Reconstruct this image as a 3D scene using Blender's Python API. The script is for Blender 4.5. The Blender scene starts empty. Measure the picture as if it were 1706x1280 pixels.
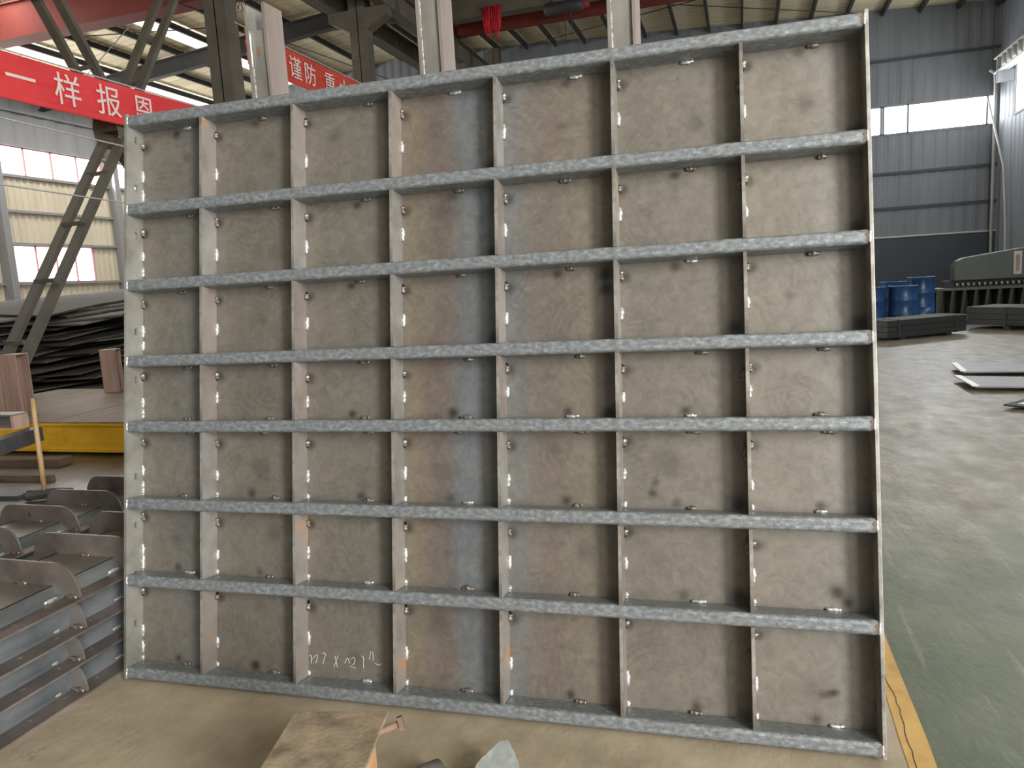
import bpy, bmesh, math, random
import numpy as np
from mathutils import Vector, Matrix
random.seed(7); rng = np.random.default_rng(7)
S = bpy.context.scene
COL = S.collection
PI = math.pi
# ------------------------------------------------------------ camera, world, lights, exposure
cd = bpy.data.cameras.new('camera'); cam = bpy.data.objects.new('camera', cd); COL.objects.link(cam)
cd.sensor_width = 36.0; cd.sensor_fit = 'HORIZONTAL'; cd.lens = 26.03; cd.clip_start = 0.05; cd.clip_end = 300
pitch, roll, yaw = math.radians(8.0), math.radians(3.38), math.radians(17.5)
fw = Vector((0, math.cos(pitch), -math.sin(pitch))); rt = Vector((1, 0, 0)); up = rt.cross(fw)
r2 = rt*math.cos(roll) - up*math.sin(roll); u2 = up*math.cos(roll) + rt*math.sin(roll)
M3 = Matrix.Rotation(yaw, 3, 'Z') @ Matrix((r2, u2, -fw)).transposed()
cam.matrix_world = Matrix.Translation((0, 0, 1.5)) @ M3.to_4x4()
S.camera = cam
S.view_settings.view_transform = 'Standard'; S.view_settings.look = 'None'
S.view_settings.gamma = 1.0; S.view_settings.use_curve_mapping = False
S.view_settings.exposure = 0.0
W = bpy.data.worlds.new('world'); S.world = W; W.use_nodes = True
W.node_tree.nodes['Background'].inputs[0].default_value = (0.80, 0.90, 1.0, 1)
W.node_tree.nodes['Background'].inputs[1].default_value = 1.0

def area(name, loc, target_dir, sx, sy, power, col):
    l = bpy.data.lights.new(name, 'AREA'); l.shape = 'RECTANGLE'; l.size = sx; l.size_y = sy; l.energy = power; l.color = col
    o = bpy.data.objects.new(name, l); COL.objects.link(o); o.location = loc
    o.rotation_euler = Vector(target_dir).to_track_quat('-Z', 'Y').to_euler()
    return o
# daylight coming through the open gate in the right wall, the gate behind the camera and the window bands
area('gate_daylight_right', (8.75, -6.0, 4.6), (-1, 0, 0), 3.0, 8.6, 3450, (1.0, 0.985, 0.95))
area('gate_daylight_front', (7.1, -8.75, 4.6), (0, 1, 0), 3.0, 8.6, 760, (1.0, 0.98, 0.94))
area('window_daylight_left', (-27.6, 19, 7.4), (1, 0, -0.1), 24.0, 1.1, 1800, (1.0, 0.98, 0.95))
area('window_daylight_left_low', (-27.6, 25, 3.3), (1, 0, 0.0), 3.8, 1.4, 300, (1.0, 0.98, 0.95))
area('window_daylight_right', (8.7, 18, 6.95), (-1, 0, -0.15), 24.0, 1.6, 600, (0.95, 0.98, 1.0))
area('window_daylight_back', (6.9, 31.7, 6.6), (0, -1, -0.2), 3.6, 0.9, 60, (0.9, 0.96, 1.0))
for sky_x in (-24.4, -19.55):
    area('skylight_daylight', (sky_x, 19, 10.2), (0, 0, -1), 1.1, 24.0, 1150, (1.0, 0.98, 0.94))

# ------------------------------------------------------------ helpers
MATS = {}
def mat(name, cols, scale=6.0, rough=0.6, metal=0.0, bump=0.0, stretch=(1, 1, 1), bscale=40.0, detail=6.0, rvar=0.12, spec=0.5, objrand=0.0, pos=None):
    m = bpy.data.materials.new(name); m.use_nodes = True; MATS[name] = m
    nt = m.node_tree; N = nt.nodes; L = nt.links; b = N['Principled BSDF']
    tc = N.new('ShaderNodeTexCoord'); mp = N.new('ShaderNodeMapping'); mp.inputs['Scale'].default_value = stretch
    L.new(tc.outputs['Object'], mp.inputs['Vector'])
    vec = mp.outputs['Vector']
    if objrand:
        oi = N.new('ShaderNodeObjectInfo'); cmb = N.new('ShaderNodeVectorMath'); cmb.operation = 'SCALE'
        cmb.inputs[0].default_value = (17.0, 31.0, 53.0); L.new(oi.outputs['Random'], cmb.inputs['Scale'])
        ad = N.new('ShaderNodeVectorMath'); ad.operation = 'ADD'; L.new(vec, ad.inputs[0]); L.new(cmb.outputs[0], ad.inputs[1]); vec = ad.outputs[0]
    nz = N.new('ShaderNodeTexNoise'); nz.inputs['Scale'].default_value = scale; nz.inputs['Detail'].default_value = detail; nz.inputs['Roughness'].default_value = 0.62
    L.new(vec, nz.inputs['Vector'])
    rp = N.new('ShaderNodeValToRGB'); e = rp.color_ramp.elements
    n = len(cols); ps = pos or [0.3 + 0.4*i/max(1, n-1) for i in range(n)]
    e[0].position = ps[0]; e[0].color = (*cols[0], 1); e[1].position = ps[-1]; e[1].color = (*cols[-1], 1)
    for i in range(1, n-1):
        q = e.new(ps[i]); q.color = (*cols[i], 1)
    L.new(nz.outputs['Fac'], rp.inputs['Fac']); colout = rp.outputs['Color']
    if objrand:
        hs = N.new('ShaderNodeHueSaturation'); L.new(colout, hs.inputs['Color'])
        mr = N.new('ShaderNodeMapRange'); mr.inputs['To Min'].default_value = 1-objrand; mr.inputs['To Max'].default_value = 1+objrand
        L.new(oi.outputs['Random'], mr.inputs['Value']); L.new(mr.outputs['Result'], hs.inputs['Value']); colout = hs.outputs['Color']
    L.new(colout, b.inputs['Base Color'])
    b.inputs['Metallic'].default_value = metal; b.inputs['Specular IOR Level'].default_value = spec
    mr = N.new('ShaderNodeMapRange'); mr.inputs['To Min'].default_value = max(0.03, rough-rvar); mr.inputs['To Max'].default_value = min(1, rough+rvar)
    L.new(nz.outputs['Fac'], mr.inputs['Value']); L.new(mr.outputs['Result'], b.inputs['Roughness'])
    if bump:
        n2 = N.new('ShaderNodeTexNoise'); n2.inputs['Scale'].default_value = bscale; n2.inputs['Detail'].default_value = 5; L.new(vec, n2.inputs['Vector'])
        bp = N.new('ShaderNodeBump'); bp.inputs['Strength'].default_value = bump; bp.inputs['Distance'].default_value = 0.01
        L.new(n2.outputs['Fac'], bp.inputs['Height']); L.new(bp.outputs['Normal'], b.inputs['Normal'])
    return m
def emit(name, col, st):
    m = bpy.data.materials.new(name); m.use_nodes = True; MATS[name] = m
    b = m.node_tree.nodes['Principled BSDF']; b.inputs['Base Color'].default_value = (*col, 1)
    b.inputs['Emission Color'].default_value = (*col, 1); b.inputs['Emission Strength'].default_value = st
    return m

def tag(o, label=None, cat=None, group=None, kind=None):
    if label: o['label'] = label
    if cat: o['category'] = cat
    if group: o['group'] = group
    if kind: o['kind'] = kind
    return o
def empty(name, loc=(0, 0, 0), rot=(0, 0, 0), label=None, cat=None, group=None):
    o = bpy.data.objects.new(name, None); COL.objects.link(o); o.location = loc; o.rotation_euler = rot; o.empty_display_size = 0.1
    return tag(o, label, cat, group)
def link(name, me, m=None, parent=None, loc=(0, 0, 0), rot=(0, 0, 0), scale=None):
    o = bpy.data.objects.new(name, me); COL.objects.link(o)
    if m and not me.materials: me.materials.append(MATS[m] if isinstance(m, str) else m)
    o.parent = parent; o.location = loc; o.rotation_euler = rot
    if scale: o.scale = scale
    return o
def finish(bm, smooth=False, bevel=0.0, seg=2):
    if bevel:
        bmesh.ops.remove_doubles(bm, verts=bm.verts[:], dist=1e-6)
        es = [e for e in bm.edges if len(e.link_faces) == 2 and e.calc_face_angle(0) > 0.6]
        bmesh.ops.bevel(bm, geom=es, offset=bevel, segments=seg, affect='EDGES', profile=0.6)
    bmesh.ops.recalc_face_normals(bm, faces=bm.faces[:])
    me = bpy.data.meshes.new('m'); bm.to_mesh(me); bm.free()
    if smooth:
        for p in me.polygons: p.use_smooth = True
    return me
class MB:
    def __init__(s): s.bm = bmesh.new()
    def box(s, x0, x1, y0, y1, z0, z1):
        v = [s.bm.verts.new((x, y, z)) for x in (x0, x1) for y in (y0, y1) for z in (z0, z1)]
        for f in ((0, 1, 3, 2), (4, 6, 7, 5), (0, 4, 5, 1), (2, 3, 7, 6), (0, 2, 6, 4), (1, 5, 7, 3)): s.bm.faces.new([v[i] for i in f])
        return s
    def bar(s, a, b, w, h, up=(0, 0, 1)):
        a = Vector(a); b = Vector(b); d = (b-a).normalized(); u = Vector(up)
        sd = d.cross(u)
        if sd.length < 1e-4: sd = d.cross(Vector((1, 0, 0)))
        sd.normalize(); u = sd.cross(d).normalized()
        v = []
        for p in (a, b):
            for i, j in ((-1, -1), (1, -1), (1, 1), (-1, 1)): v.append(s.bm.verts.new(p + sd*(i*w/2) + u*(j*h/2)))
        for f in ((0, 1, 2, 3), (7, 6, 5, 4), (0, 4, 5, 1), (1, 5, 6, 2), (2, 6, 7, 3), (3, 7, 4, 0)): s.bm.faces.new([v[i] for i in f])
        return s
    def prism(s, poly, axis, a, b):
        # poly: 2D list; axis 0: (y,z) along x, 1: (x,z) along y, 2: (x,y) along z
        def P(p, t): return {0: (t, p[0], p[1]), 1: (p[0], t, p[1]), 2: (p[0], p[1], t)}[axis]
        A = [s.bm.verts.new(P(p, a)) for p in poly]; B = [s.bm.verts.new(P(p, b)) for p in poly]
        n = len(poly); s.bm.faces.new(A); s.bm.faces.new(B[::-1])
        for i in range(n): s.bm.faces.new((A[i], B[i], B[(i+1) % n], A[(i+1) % n]))
        return s
    def tube(s, pts, rad, seg=8, cap=True):
        pts = [Vector(p) for p in pts]; rads = rad if isinstance(rad, (list, tuple)) else [rad]*len(pts)
        rings = []; prev = None
        for i, p in enumerate(pts):
            d = (pts[min(i+1, len(pts)-1)] - pts[max(i-1, 0)]).normalized()
            n = prev - d*prev.dot(d) if prev else d.orthogonal()
            n.normalize(); prev = n; bb = d.cross(n)
            rings.append([s.bm.verts.new(p + (n*math.cos(2*PI*k/seg) + bb*math.sin(2*PI*k/seg))*rads[i]) for k in range(seg)])
        for a, b in zip(rings, rings[1:]):
            for k in range(seg): s.bm.faces.new((a[k], a[(k+1) % seg], b[(k+1) % seg], b[k]))
        if cap: s.bm.faces.new(rings[0][::-1]); s.bm.faces.new(rings[-1])
        return s
    def lathe(s, prof, seg=24, c=(0, 0, 0)):
        rings = [[s.bm.verts.new((c[0]+r*math.cos(2*PI*k/seg), c[1]+r*math.sin(2*PI*k/seg), c[2]+z)) for k in range(seg)] for r, z in prof]
        for a, b in zip(rings, rings[1:]):
            for k in range(seg): s.bm.faces.new((a[k], a[(k+1) % seg], b[(k+1) % seg], b[k]))
        s.bm.faces.new(rings[0][::-1]); s.bm.faces.new(rings[-1]); return s
    def me(s, smooth=False, bevel=0.0, seg=2): return finish(s.bm, smooth, bevel, seg)
    def build(s, name, m, parent=None, smooth=False, bevel=0.0, loc=(0, 0, 0), rot=(0, 0, 0), seg=2):
        return link(name, s.me(smooth, bevel, seg), m, parent, loc, rot)
def holed_plate(outer, holes, thick):
    """flat plate in XY (2D curve with holes), extruded by thick along Z (centred)"""
    cu = bpy.data.curves.new('c', 'CURVE'); cu.dimensions = '2D'; cu.fill_mode = 'BOTH'; cu.extrude = thick/2
    for pl in [outer]+holes:
        sp = cu.splines.new('POLY'); sp.points.add(len(pl)-1); sp.use_cyclic_u = True
        for p, q in zip(sp.points, pl): p.co = (q[0], q[1], 0, 1)
    o = bpy.data.objects.new('t', cu); COL.objects.link(o)
    me = bpy.data.meshes.new_from_object(o); bpy.data.objects.remove(o); bpy.data.curves.remove(cu)
    return me
def slot(cx, cy, w, h, n=5):
    r = w/2; s = h/2 - r
    return [(cx + r*math.cos(a), cy + s + r*math.sin(a)) for a in [PI*i/n for i in range(n+1)]] + [(cx + r*math.cos(a), cy - s + r*math.sin(a)) for a in [PI+PI*i/n for i in range(n+1)]]
def text_mesh(body, size, extrude=0.003):
    cu = bpy.data.curves.new('t', 'FONT'); cu.body = body; cu.size = size; cu.extrude = extrude; cu.align_x = 'CENTER'; cu.offset = 0.001
    o = bpy.data.objects.new('t', cu); COL.objects.link(o)
    me = bpy.data.meshes.new_from_object(o); bpy.data.objects.remove(o); bpy.data.curves.remove(cu)
    return me

# ------------------------------------------------------------ materials
mat('rib_steel', [(0.134, 0.139, 0.143), (0.197, 0.206, 0.214), (0.235, 0.262, 0.277), (0.353, 0.399, 0.420)], 75, .40, .35, .10, (0.6, 1, 1), 160, 9, pos=[.30, .47, .57, .69])
mat('edge_steel', [(0.170, 0.157, 0.140), (0.306, 0.289, 0.264), (0.425, 0.408, 0.383)], 14, .42, .4, .05)
mat('end_steel', [(0.176, 0.168, 0.140), (0.288, 0.280, 0.248), (0.368, 0.368, 0.344)], 5, .45, .35, .03, (1, 1, .7))
mat('stiff_grey', [(0.192, 0.180, 0.164), (0.264, 0.252, 0.236), (0.320, 0.312, 0.300)], 7, .48, .3, .05, (1, 1, .5), objrand=.14)
mat('stiff_brown', [(0.184, 0.152, 0.136), (0.256, 0.216, 0.196), (0.296, 0.260, 0.240)], 7, .52, .25, .05, (1, 1, .5), objrand=.12)
mat('stiff_rust', [(0.200, 0.180, 0.164), (0.264, 0.236, 0.216), (0.288, 0.248, 0.220), (0.440, 0.240, 0.104)], 8, .55, .2, .05, (1, 1, .7), objrand=.10, pos=[.3, .48, .60, .69])
mat('weld', [(.45, .45, .44), (.80, .80, .79)], 90, .32, .65, .25, bscale=160)
mat('weld_dull', [(.05, .045, .04), (.22, .19, .16), (.50, .47, .43)], 80, .38, .55, .25, bscale=160)
mat('post_steel', [(0.145, 0.136, 0.119), (0.212, 0.200, 0.178), (0.264, 0.251, 0.225)], 9, .5, .3, .05, (1, 1, .3), objrand=.05)
mat('post_side', [(0.170, 0.132, 0.115), (0.230, 0.183, 0.162), (0.272, 0.225, 0.204)], 5, .55, .2, .04, (1, 1, .5))
mat('rust_patch', [(0.104, 0.072, 0.048), (0.192, 0.120, 0.068)], 30, .8, 0, .1)
mat('dark_frame', [(0.085, 0.075, 0.060), (0.144, 0.127, 0.094)], 2, .65, .1, .03)
mat('roof_frame', [(.030, .032, .033), (.055, .055, .052)], 2, .65, .1)
mat('crane_red', [(.15, .030, .022), (.22, .045, .035)], 1.5, .7, 0, .03, spec=.2)
mat('banner_red', [(.72, .040, .045), (.85, .065, .07)], 1.2, .7, 0, .0)
mat('banner_orange', [(.55, .055, .030), (.66, .08, .045)], 1.2, .7, 0, .0)
mat('lettering', [(.85, .70, .66), (.92, .80, .76)], 4, .7)
mat('yellow_paint', [(0.575, 0.322, 0.017), (0.805, 0.460, 0.029), (0.897, 0.529, 0.034)], 3, .5, 0, .03, (1, 1, 2))
mat('rust_deck', [(.13, .095, .065), (.24, .175, .125), (.34, .26, .19)], 3, .7, .1, .1, (2.5, .7, 1))
mat('rust_red', [(0.230, 0.149, 0.115), (0.338, 0.223, 0.176), (0.405, 0.284, 0.230)], 3, .6, .1, .03, (2, 2, .3), objrand=.1)
mat('plate_dark', [(.085, .076, .066), (.125, .112, .097), (.165, .148, .130)], 2.5, .85, .0, .05, objrand=.42, spec=.2)
mat('plate_grey', [(0.111, 0.098, 0.089), (0.170, 0.153, 0.140), (0.221, 0.200, 0.178)], 4, .42, .35, .03, objrand=.08)
mat('bracket_brown', [(0.093, 0.078, 0.071), (0.153, 0.128, 0.116), (0.204, 0.174, 0.157)], 6, .45, .3, .05, objrand=.08)
mat('bracket_blue', [(0.102, 0.115, 0.123), (0.187, 0.204, 0.212), (0.272, 0.289, 0.293)], 8, .32, .5, .03, (1, .4, 1))
mat('black_steel', [(.040, .043, .046), (.075, .078, .08)], 8, .5, .2, .03)
mat('wood_handle', [(.40, .24, .11), (.58, .38, .19)], 20, .5, 0, .03, (3, 3, .4))
mat('green_tape', [(.03, .16, .09), (.05, .22, .13)], 20, .5)
mat('rust_table', [(0.160, 0.128, 0.090), (0.307, 0.239, 0.165), (0.404, 0.314, 0.217)], 14, .75, .05, .25, bscale=70)
mat('rust_orange', [(0.425, 0.230, 0.119), (0.527, 0.306, 0.170)], 10, .7, 0, .05)
mat('torn_steel', [(.34, .38, .38), (.55, .58, .57)], 30, .35, .5, .1)
mat('timber', [(.10, .065, .04), (.19, .125, .075)], 4, .8, 0, .05, (.5, 3, 3))
mat('drum_blue', [(0.011, 0.046, 0.127), (0.021, 0.071, 0.196)], 3, .32, .0, .02, objrand=.1)
mat('bundle', [(.018, .022, .022), (.032, .037, .036)], 2, .5, .1, .04, (1, 1, 8))
mat('bundle_top', [(.09, .078, .065), (.13, .115, .095)], 3, .7, 0, .05)
mat('machine_green', [(.060, .075, .060), (.080, .098, .077)], 1.5, .5, 0, .02)
mat('machine_dark', [(.02, .022, .025), (.035, .038, .04)], 3, .6)
mat('label_white', [(.42, .38, .36), (.60, .56, .54)], 12, .5)
mat('sheet_bright', [(.20, .20, .20), (.29, .29, .29)], 3, .42, .4, .0, (.3, 2, 1))
mat('sheet_edge', [(.62, .62, .60), (.82, .82, .80)], 6, .35, .4)
mat('sheet_white', [(.72, .72, .70), (.85, .85, .83)], 3, .4, 0)
mat('roof_sheet', [(.60, .53, .36), (.70, .62, .43), (.74, .67, .48)], .25, .75, 0, .0, (1, .15, 1), objrand=.07)
mat('wall_beige', [(.50, .445, .335), (.60, .54, .42)], .6, .7, 0, .0, (1, 3, .4))
mat('wall_grey', [(.20, .205, .21), (.26, .265, .27)], .6, .7, 0, .0, (1, 3, .4))
mat('wall_dark', [(.17, .185, .205), (.22, .238, .26)], .7, .6, 0, .0, (3, 1, .3))
mat('wall_navy', [(.045, .055, .070), (.062, .074, .090)], .7, .6, 0, .0)
mat('mullion', [(.62, .25, .27), (.70, .34, .35)], 3, .6)
mat('pipe_light', [(.48, .48, .46), (.60, .60, .58)], 3, .5)
mat('cable_red', [(.55, .012, .03), (.75, .03, .05)], 8, .45)
mat('cable_black', [(.02, .018, .016), (.04, .036, .03)], 8, .55)
mat('rust_bolt', [(.15, .095, .07), (.24, .155, .115)], 30, .7, .1, .1)
mat('chalk', [(.42, .40, .37), (.55, .53, .50)], 60, .9)
mat('stripe_yellow', [(.42, .25, .08), (.60, .38, .13), (.68, .45, .17)], 7, .6, 0, .05)
mat('crack', [(.06, .05, .04), (.10, .08, .06)], 20, .9)
emit('sky_pane', (1.0, 1.0, 1.0), 3.2)
emit('sky_pane_bright', (.96, .98, 1.0), 14.0)
emit('sky_lit', (1.0, .95, .84), 1.1)
def floor_material():
    m = bpy.data.materials.new('floor'); m.use_nodes = True; MATS['floor'] = m
    nt = m.node_tree; N = nt.nodes; L = nt.links; b = N['Principled BSDF']
    g = N.new('ShaderNodeNewGeometry')
    def noise(sc, det=6, stretch=(1, 1, 1), rz=0):
        mp = N.new('ShaderNodeMapping'); mp.inputs['Scale'].default_value = stretch; mp.inputs['Rotation'].default_value = (0, 0, rz); L.new(g.outputs['Position'], mp.inputs['Vector'])
        n = N.new('ShaderNodeTexNoise'); n.inputs['Scale'].default_value = sc; n.inputs['Detail'].default_value = det; n.inputs['Roughness'].default_value = .65
        L.new(mp.outputs['Vector'], n.inputs['Vector']); return n.outputs['Fac']
    def ramp(f, stops):
        r = N.new('ShaderNodeValToRGB'); e = r.color_ramp.elements
        e[0].position = stops[0][0]; e[0].color = (*stops[0][1], 1); e[1].position = stops[-1][0]; e[1].color = (*stops[-1][1], 1)
        for p, c in stops[1:-1]: q = e.new(p); q.color = (*c, 1)
        L.new(f, r.inputs['Fac']); return r.outputs['Color']
    def mix(f, a, c):
        x = N.new('ShaderNodeMix'); x.data_type = 'RGBA'; L.new(f, x.inputs['Factor']); L.new(a, x.inputs['A']); L.new(c, x.inputs['B']); return x.outputs['Result']
    def mth(op, a, c):
        x = N.new('ShaderNodeMath'); x.operation = op
        for i, q in enumerate((a, c)):
            if isinstance(q, (int, float)): x.inputs[i].default_value = q
            else: L.new(q, x.inputs[i])
        return x.outputs[0]
    conc = ramp(noise(2.2), [(.32, (.29, .24, .17)), (.5, (.41, .345, .25)), (.66, (.52, .445, .33))])
    green = ramp(noise(1.3), [(.3, (.105, .125, .085)), (.5, (.14, .165, .115)), (.7, (.21, .215, .155))])
    dust = ramp(noise(4.5, 12, (1, .8, 1), .5), [(.34, (.15, .130, .092)), (.5, (.235, .208, .152)), (.66, (.37, .335, .25))])
    sx = N.new('ShaderNodeSeparateXYZ'); L.new(g.outputs['Position'], sx.inputs[0])
    # worn-off paint: dust and bare patches take over further down the aisle
    far = N.new('ShaderNodeMapRange'); far.inputs['From Min'].default_value = 2.8; far.inputs['From Max'].default_value = 6.5; L.new(sx.outputs['Y'], far.inputs['Value'])
    worn = mth('MULTIPLY', mth('SUBTRACT', mth('ADD', far.outputs[0], mth('MULTIPLY', noise(1.6, 9, (1, .6, 1)), 1.3)), .86), 2.2)
    wc = N.new('ShaderNodeClamp'); L.new(worn, wc.inputs[0])
    aisle = mix(wc.outputs[0], green, dust)
    scr = ramp(noise(14, 8, (1, .07, 1), -.75), [(.60, (0, 0, 0)), (.70, (.40, .40, .40))])
    scr2 = ramp(noise(16, 8, (1, .06, 1), .55), [(.61, (0, 0, 0)), (.70, (.40, .40, .40))])
    paint = mth('MULTIPLY', mth('SUBTRACT', sx.outputs['X'], .495), 200.0)
    pc = N.new('ShaderNodeClamp'); L.new(paint, pc.inputs[0])
    base = mix(pc.outputs[0], conc, aisle)
    lite = N.new('ShaderNodeRGB'); lite.outputs[0].default_value = (.42, .38, .30, 1)
    base = mix(scr, base, lite.outputs[0]); base = mix(scr2, base, lite.outputs[0])
    drk = ramp(noise(5.5, 9), [(.27, (.75, .75, .75)), (.36, (0, 0, 0))])
    dk = N.new('ShaderNodeRGB'); dk.outputs[0].default_value = (.09, .07, .045, 1)
    base = mix(drk, base, dk.outputs[0])
    # brown darkening toward the left side of the hall, broken up by noise
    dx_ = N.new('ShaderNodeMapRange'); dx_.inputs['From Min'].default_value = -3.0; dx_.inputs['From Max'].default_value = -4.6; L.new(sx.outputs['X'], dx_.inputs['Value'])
    left_brown = N.new('ShaderNodeClamp'); L.new(mth('SUBTRACT', mth('MULTIPLY', dx_.outputs[0], 1.25), mth('MULTIPLY', noise(2.0, 8), .7)), left_brown.inputs[0])
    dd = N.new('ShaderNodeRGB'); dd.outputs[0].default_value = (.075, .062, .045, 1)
    base = mix(left_brown.outputs[0], base, dd.outputs[0])
    L.new(base, b.inputs['Base Color'])
    mr = N.new('ShaderNodeMapRange'); mr.inputs['To Min'].default_value = .20; mr.inputs['To Max'].default_value = .56
    L.new(noise(5.0, 10, (1, .25, 1), -.4), mr.inputs['Value']); L.new(mr.outputs[0], b.inputs['Roughness'])
    bp = N.new('ShaderNodeBump'); bp.inputs['Strength'].default_value = .22; bp.inputs['Distance'].default_value = .02
    L.new(noise(14, 9, (1, .5, 1), -.6), bp.inputs['Height']); L.new(bp.outputs['Normal'], b.inputs['Normal'])
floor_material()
def back_plate_material():
    m = bpy.data.materials.new('back_plate'); m.use_nodes = True; MATS['back_plate'] = m
    nt = m.node_tree; N = nt.nodes; L = nt.links; b = N['Principled BSDF']
    at = N.new('ShaderNodeAttribute'); at.attribute_name = 'tint'
    tc = N.new('ShaderNodeTexCoord')
    nz = N.new('ShaderNodeTexNoise'); nz.inputs['Scale'].default_value = 26; nz.inputs['Detail'].default_value = 8; nz.inputs['Roughness'].default_value = .7; nz.inputs['Distortion'].default_value = .9
    L.new(tc.outputs['Object'], nz.inputs['Vector'])
    # faint swirl scratches
    wv = N.new('ShaderNodeTexWave'); wv.wave_type = 'RINGS'; wv.rings_direction = 'SPHERICAL'; wv.inputs['Scale'].default_value = 11; wv.inputs['Distortion'].default_value = 14; wv.inputs['Detail'].default_value = 3; wv.inputs['Detail Scale'].default_value = .7
    L.new(tc.outputs['Object'], wv.inputs['Vector'])
    n3 = N.new('ShaderNodeTexNoise'); n3.inputs['Scale'].default_value = 5; L.new(tc.outputs['Object'], n3.inputs['Vector'])
    mk = N.new('ShaderNodeMapRange'); mk.inputs['From Min'].default_value = .5; mk.inputs['From Max'].default_value = .66; mk.inputs['To Max'].default_value = .09; L.new(n3.outputs['Fac'], mk.inputs['Value'])
    r1 = N.new('ShaderNodeMapRange'); r1.inputs['From Min'].default_value = .3; r1.inputs['From Max'].default_value = .7; r1.inputs['To Min'].default_value = .80; r1.inputs['To Max'].default_value = 1.18; L.new(nz.outputs['Fac'], r1.inputs['Value'])
    ms = N.new('ShaderNodeMath'); ms.operation = 'MULTIPLY'; L.new(wv.outputs['Fac'], ms.inputs[0]); L.new(mk.outputs[0], ms.inputs[1])
    sb = N.new('ShaderNodeMath'); sb.operation = 'SUBTRACT'; L.new(r1.outputs[0], sb.inputs[0]); L.new(ms.outputs[0], sb.inputs[1])
    vm = N.new('ShaderNodeVectorMath'); vm.operation = 'SCALE'; L.new(at.outputs['Color'], vm.inputs[0]); L.new(sb.outputs[0], vm.inputs['Scale'])
    L.new(vm.outputs[0], b.inputs['Base Color']); b.inputs['Metallic'].default_value = .25
    rr = N.new('ShaderNodeMapRange'); rr.inputs['To Min'].default_value = .36; rr.inputs['To Max'].default_value = .58; L.new(nz.outputs['Fac'], rr.inputs['Value']); L.new(rr.outputs[0], b.inputs['Roughness'])
    bp = N.new('ShaderNodeBump'); bp.inputs['Strength'].default_value = .05; bp.inputs['Distance'].default_value = .005; L.new(nz.outputs['Fac'], bp.inputs['Height']); L.new(bp.outputs['Normal'], b.inputs['Normal'])
back_plate_material()

# ------------------------------------------------------------ the hall
XL, XR, YB, YF = -28.0, 9.0, 32.0, -9.0
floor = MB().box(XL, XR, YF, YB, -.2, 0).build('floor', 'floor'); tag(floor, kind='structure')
st = MB()
n = 60
ys = np.linspace(-4, 14, n)
lx = .452 + .010*rng.random(n); rx = .527 + .008*rng.random(n)
for i in range(n-1):
    v = [st.bm.verts.new(p) for p in ((lx[i], ys[i], .0015), (rx[i], ys[i], .0015), (rx[i+1], ys[i+1], .0015), (lx[i+1], ys[i+1], .0015))]
    st.bm.faces.new(v)
stripe = st.build('floor_stripe', 'stripe_yellow', floor); stripe['label'] = 'worn yellow painted line'
ck = MB(); px = .49; pts = []
for i in range(40):
    px += random.uniform(-.006, .006); px = min(.507, max(.475, px)); pts.append((px, 1.9+i*.033, .0015))
ck.tube(pts, .0016, 4); ck.build('floor_crack', 'crack', floor)
def roof_z(x): return 11.65 - (x+14)*.056 if x > -14 else 11.65 + (x+14)*.085
rf = MB()
xs = [XL, -14, XR]
for a, c in zip(xs, xs[1:]):
    rf.prism([(a, roof_z(a)+.02), (c, roof_z(c)+.02), (c, roof_z(c)+.12), (a, roof_z(a)+.12)], 1, YF, YB)
ceiling = rf.build('ceiling', 'roof_sheet'); tag(ceiling, kind='structure')
SHW = .82
for a, c in zip(xs, xs[1:]):
    mb = MB()
    mb.prism([(a, roof_z(a)+.003), (c, roof_z(c)+.003), (c, roof_z(c)+.019), (a, roof_z(a)+.019)], 1, .0, SHW-.02)
    for q in (.0, .40): mb.prism([(a, roof_z(a)-.012), (c, roof_z(c)-.012), (c, roof_z(c)+.003), (a, roof_z(a)+.003)], 1, q, q+.035)
    sme = mb.me(); sme.materials.append(MATS['roof_sheet'])
    for k in range(int((YB-YF)/SHW)): link('roof_sheet', sme, None, ceiling, (0, YF+.05+k*SHW, 0))
def zbeam_me(dep, wid, y0, y1):
    return MB().prism([(-wid/2, 0), (wid/2, 0), (wid/2, -dep+.02), (-wid/2+.02, -dep+.02), (-wid/2+.02, -.02), (-wid/2, -.02)], 1, y0, y1).me()
pm = MB().box(-.045, .045, YF+.05, YB-.05, -.20, 0).me()
x = -27.2
while x < 8.9:
    link('purlin', pm, 'roof_frame', ceiling, (x, 0, roof_z(x)-.026))
    x += 1.62 if x < -11 else 1.24
for yy in (1.3, 7.3, 13.3, 19.3, 25.3):
    for a, c in ((XL+.05, -14), (-14, XR-.05)):
        za, zc = roof_z(a)-.22, roof_z(c)-.22
        r = MB()
        r.prism([(a, za), (c, zc), (c, zc-.05), (a, za-.05)], 1, yy-.14, yy+.14)
        r.prism([(a, za-.05), (c, zc-.05), (c, zc-.55), (a, za-.55)], 1, yy-.015, yy+.015)
        r.prism([(a, za-.55), (c, zc-.55), (c, zc-.6), (a, za-.6)], 1, yy-.14, yy+.14)
        r.build('rafter', 'roof_frame', ceiling)
for a in (-24.95, -20.1):
    c = a+1.1; MB().prism([(a, roof_z(a)-.024), (c, roof_z(c)-.024), (c, roof_z(c)-.013), (a, roof_z(a)-.013)], 1, 7.0, YB-.3).build('skylight', 'sky_lit', ceiling)
# thin roof tie rods
for k, (a, c) in enumerate((((-26, 13.3), (-15, 19.3)), ((-26, 19.3), (-15, 13.3)), ((-26, 19.3), (-15, 25.3)), ((-26, 25.3), (-15, 19.3)), ((-8, 25.3), (4, 31)), ((-8, 31), (4, 25.3)))):
    MB().tube([(a[0], a[1], roof_z(a[0])-.3), (c[0], c[1], roof_z(c[0])-.3)], .018, 5).build('tie_rod', 'roof_frame', ceiling)

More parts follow.
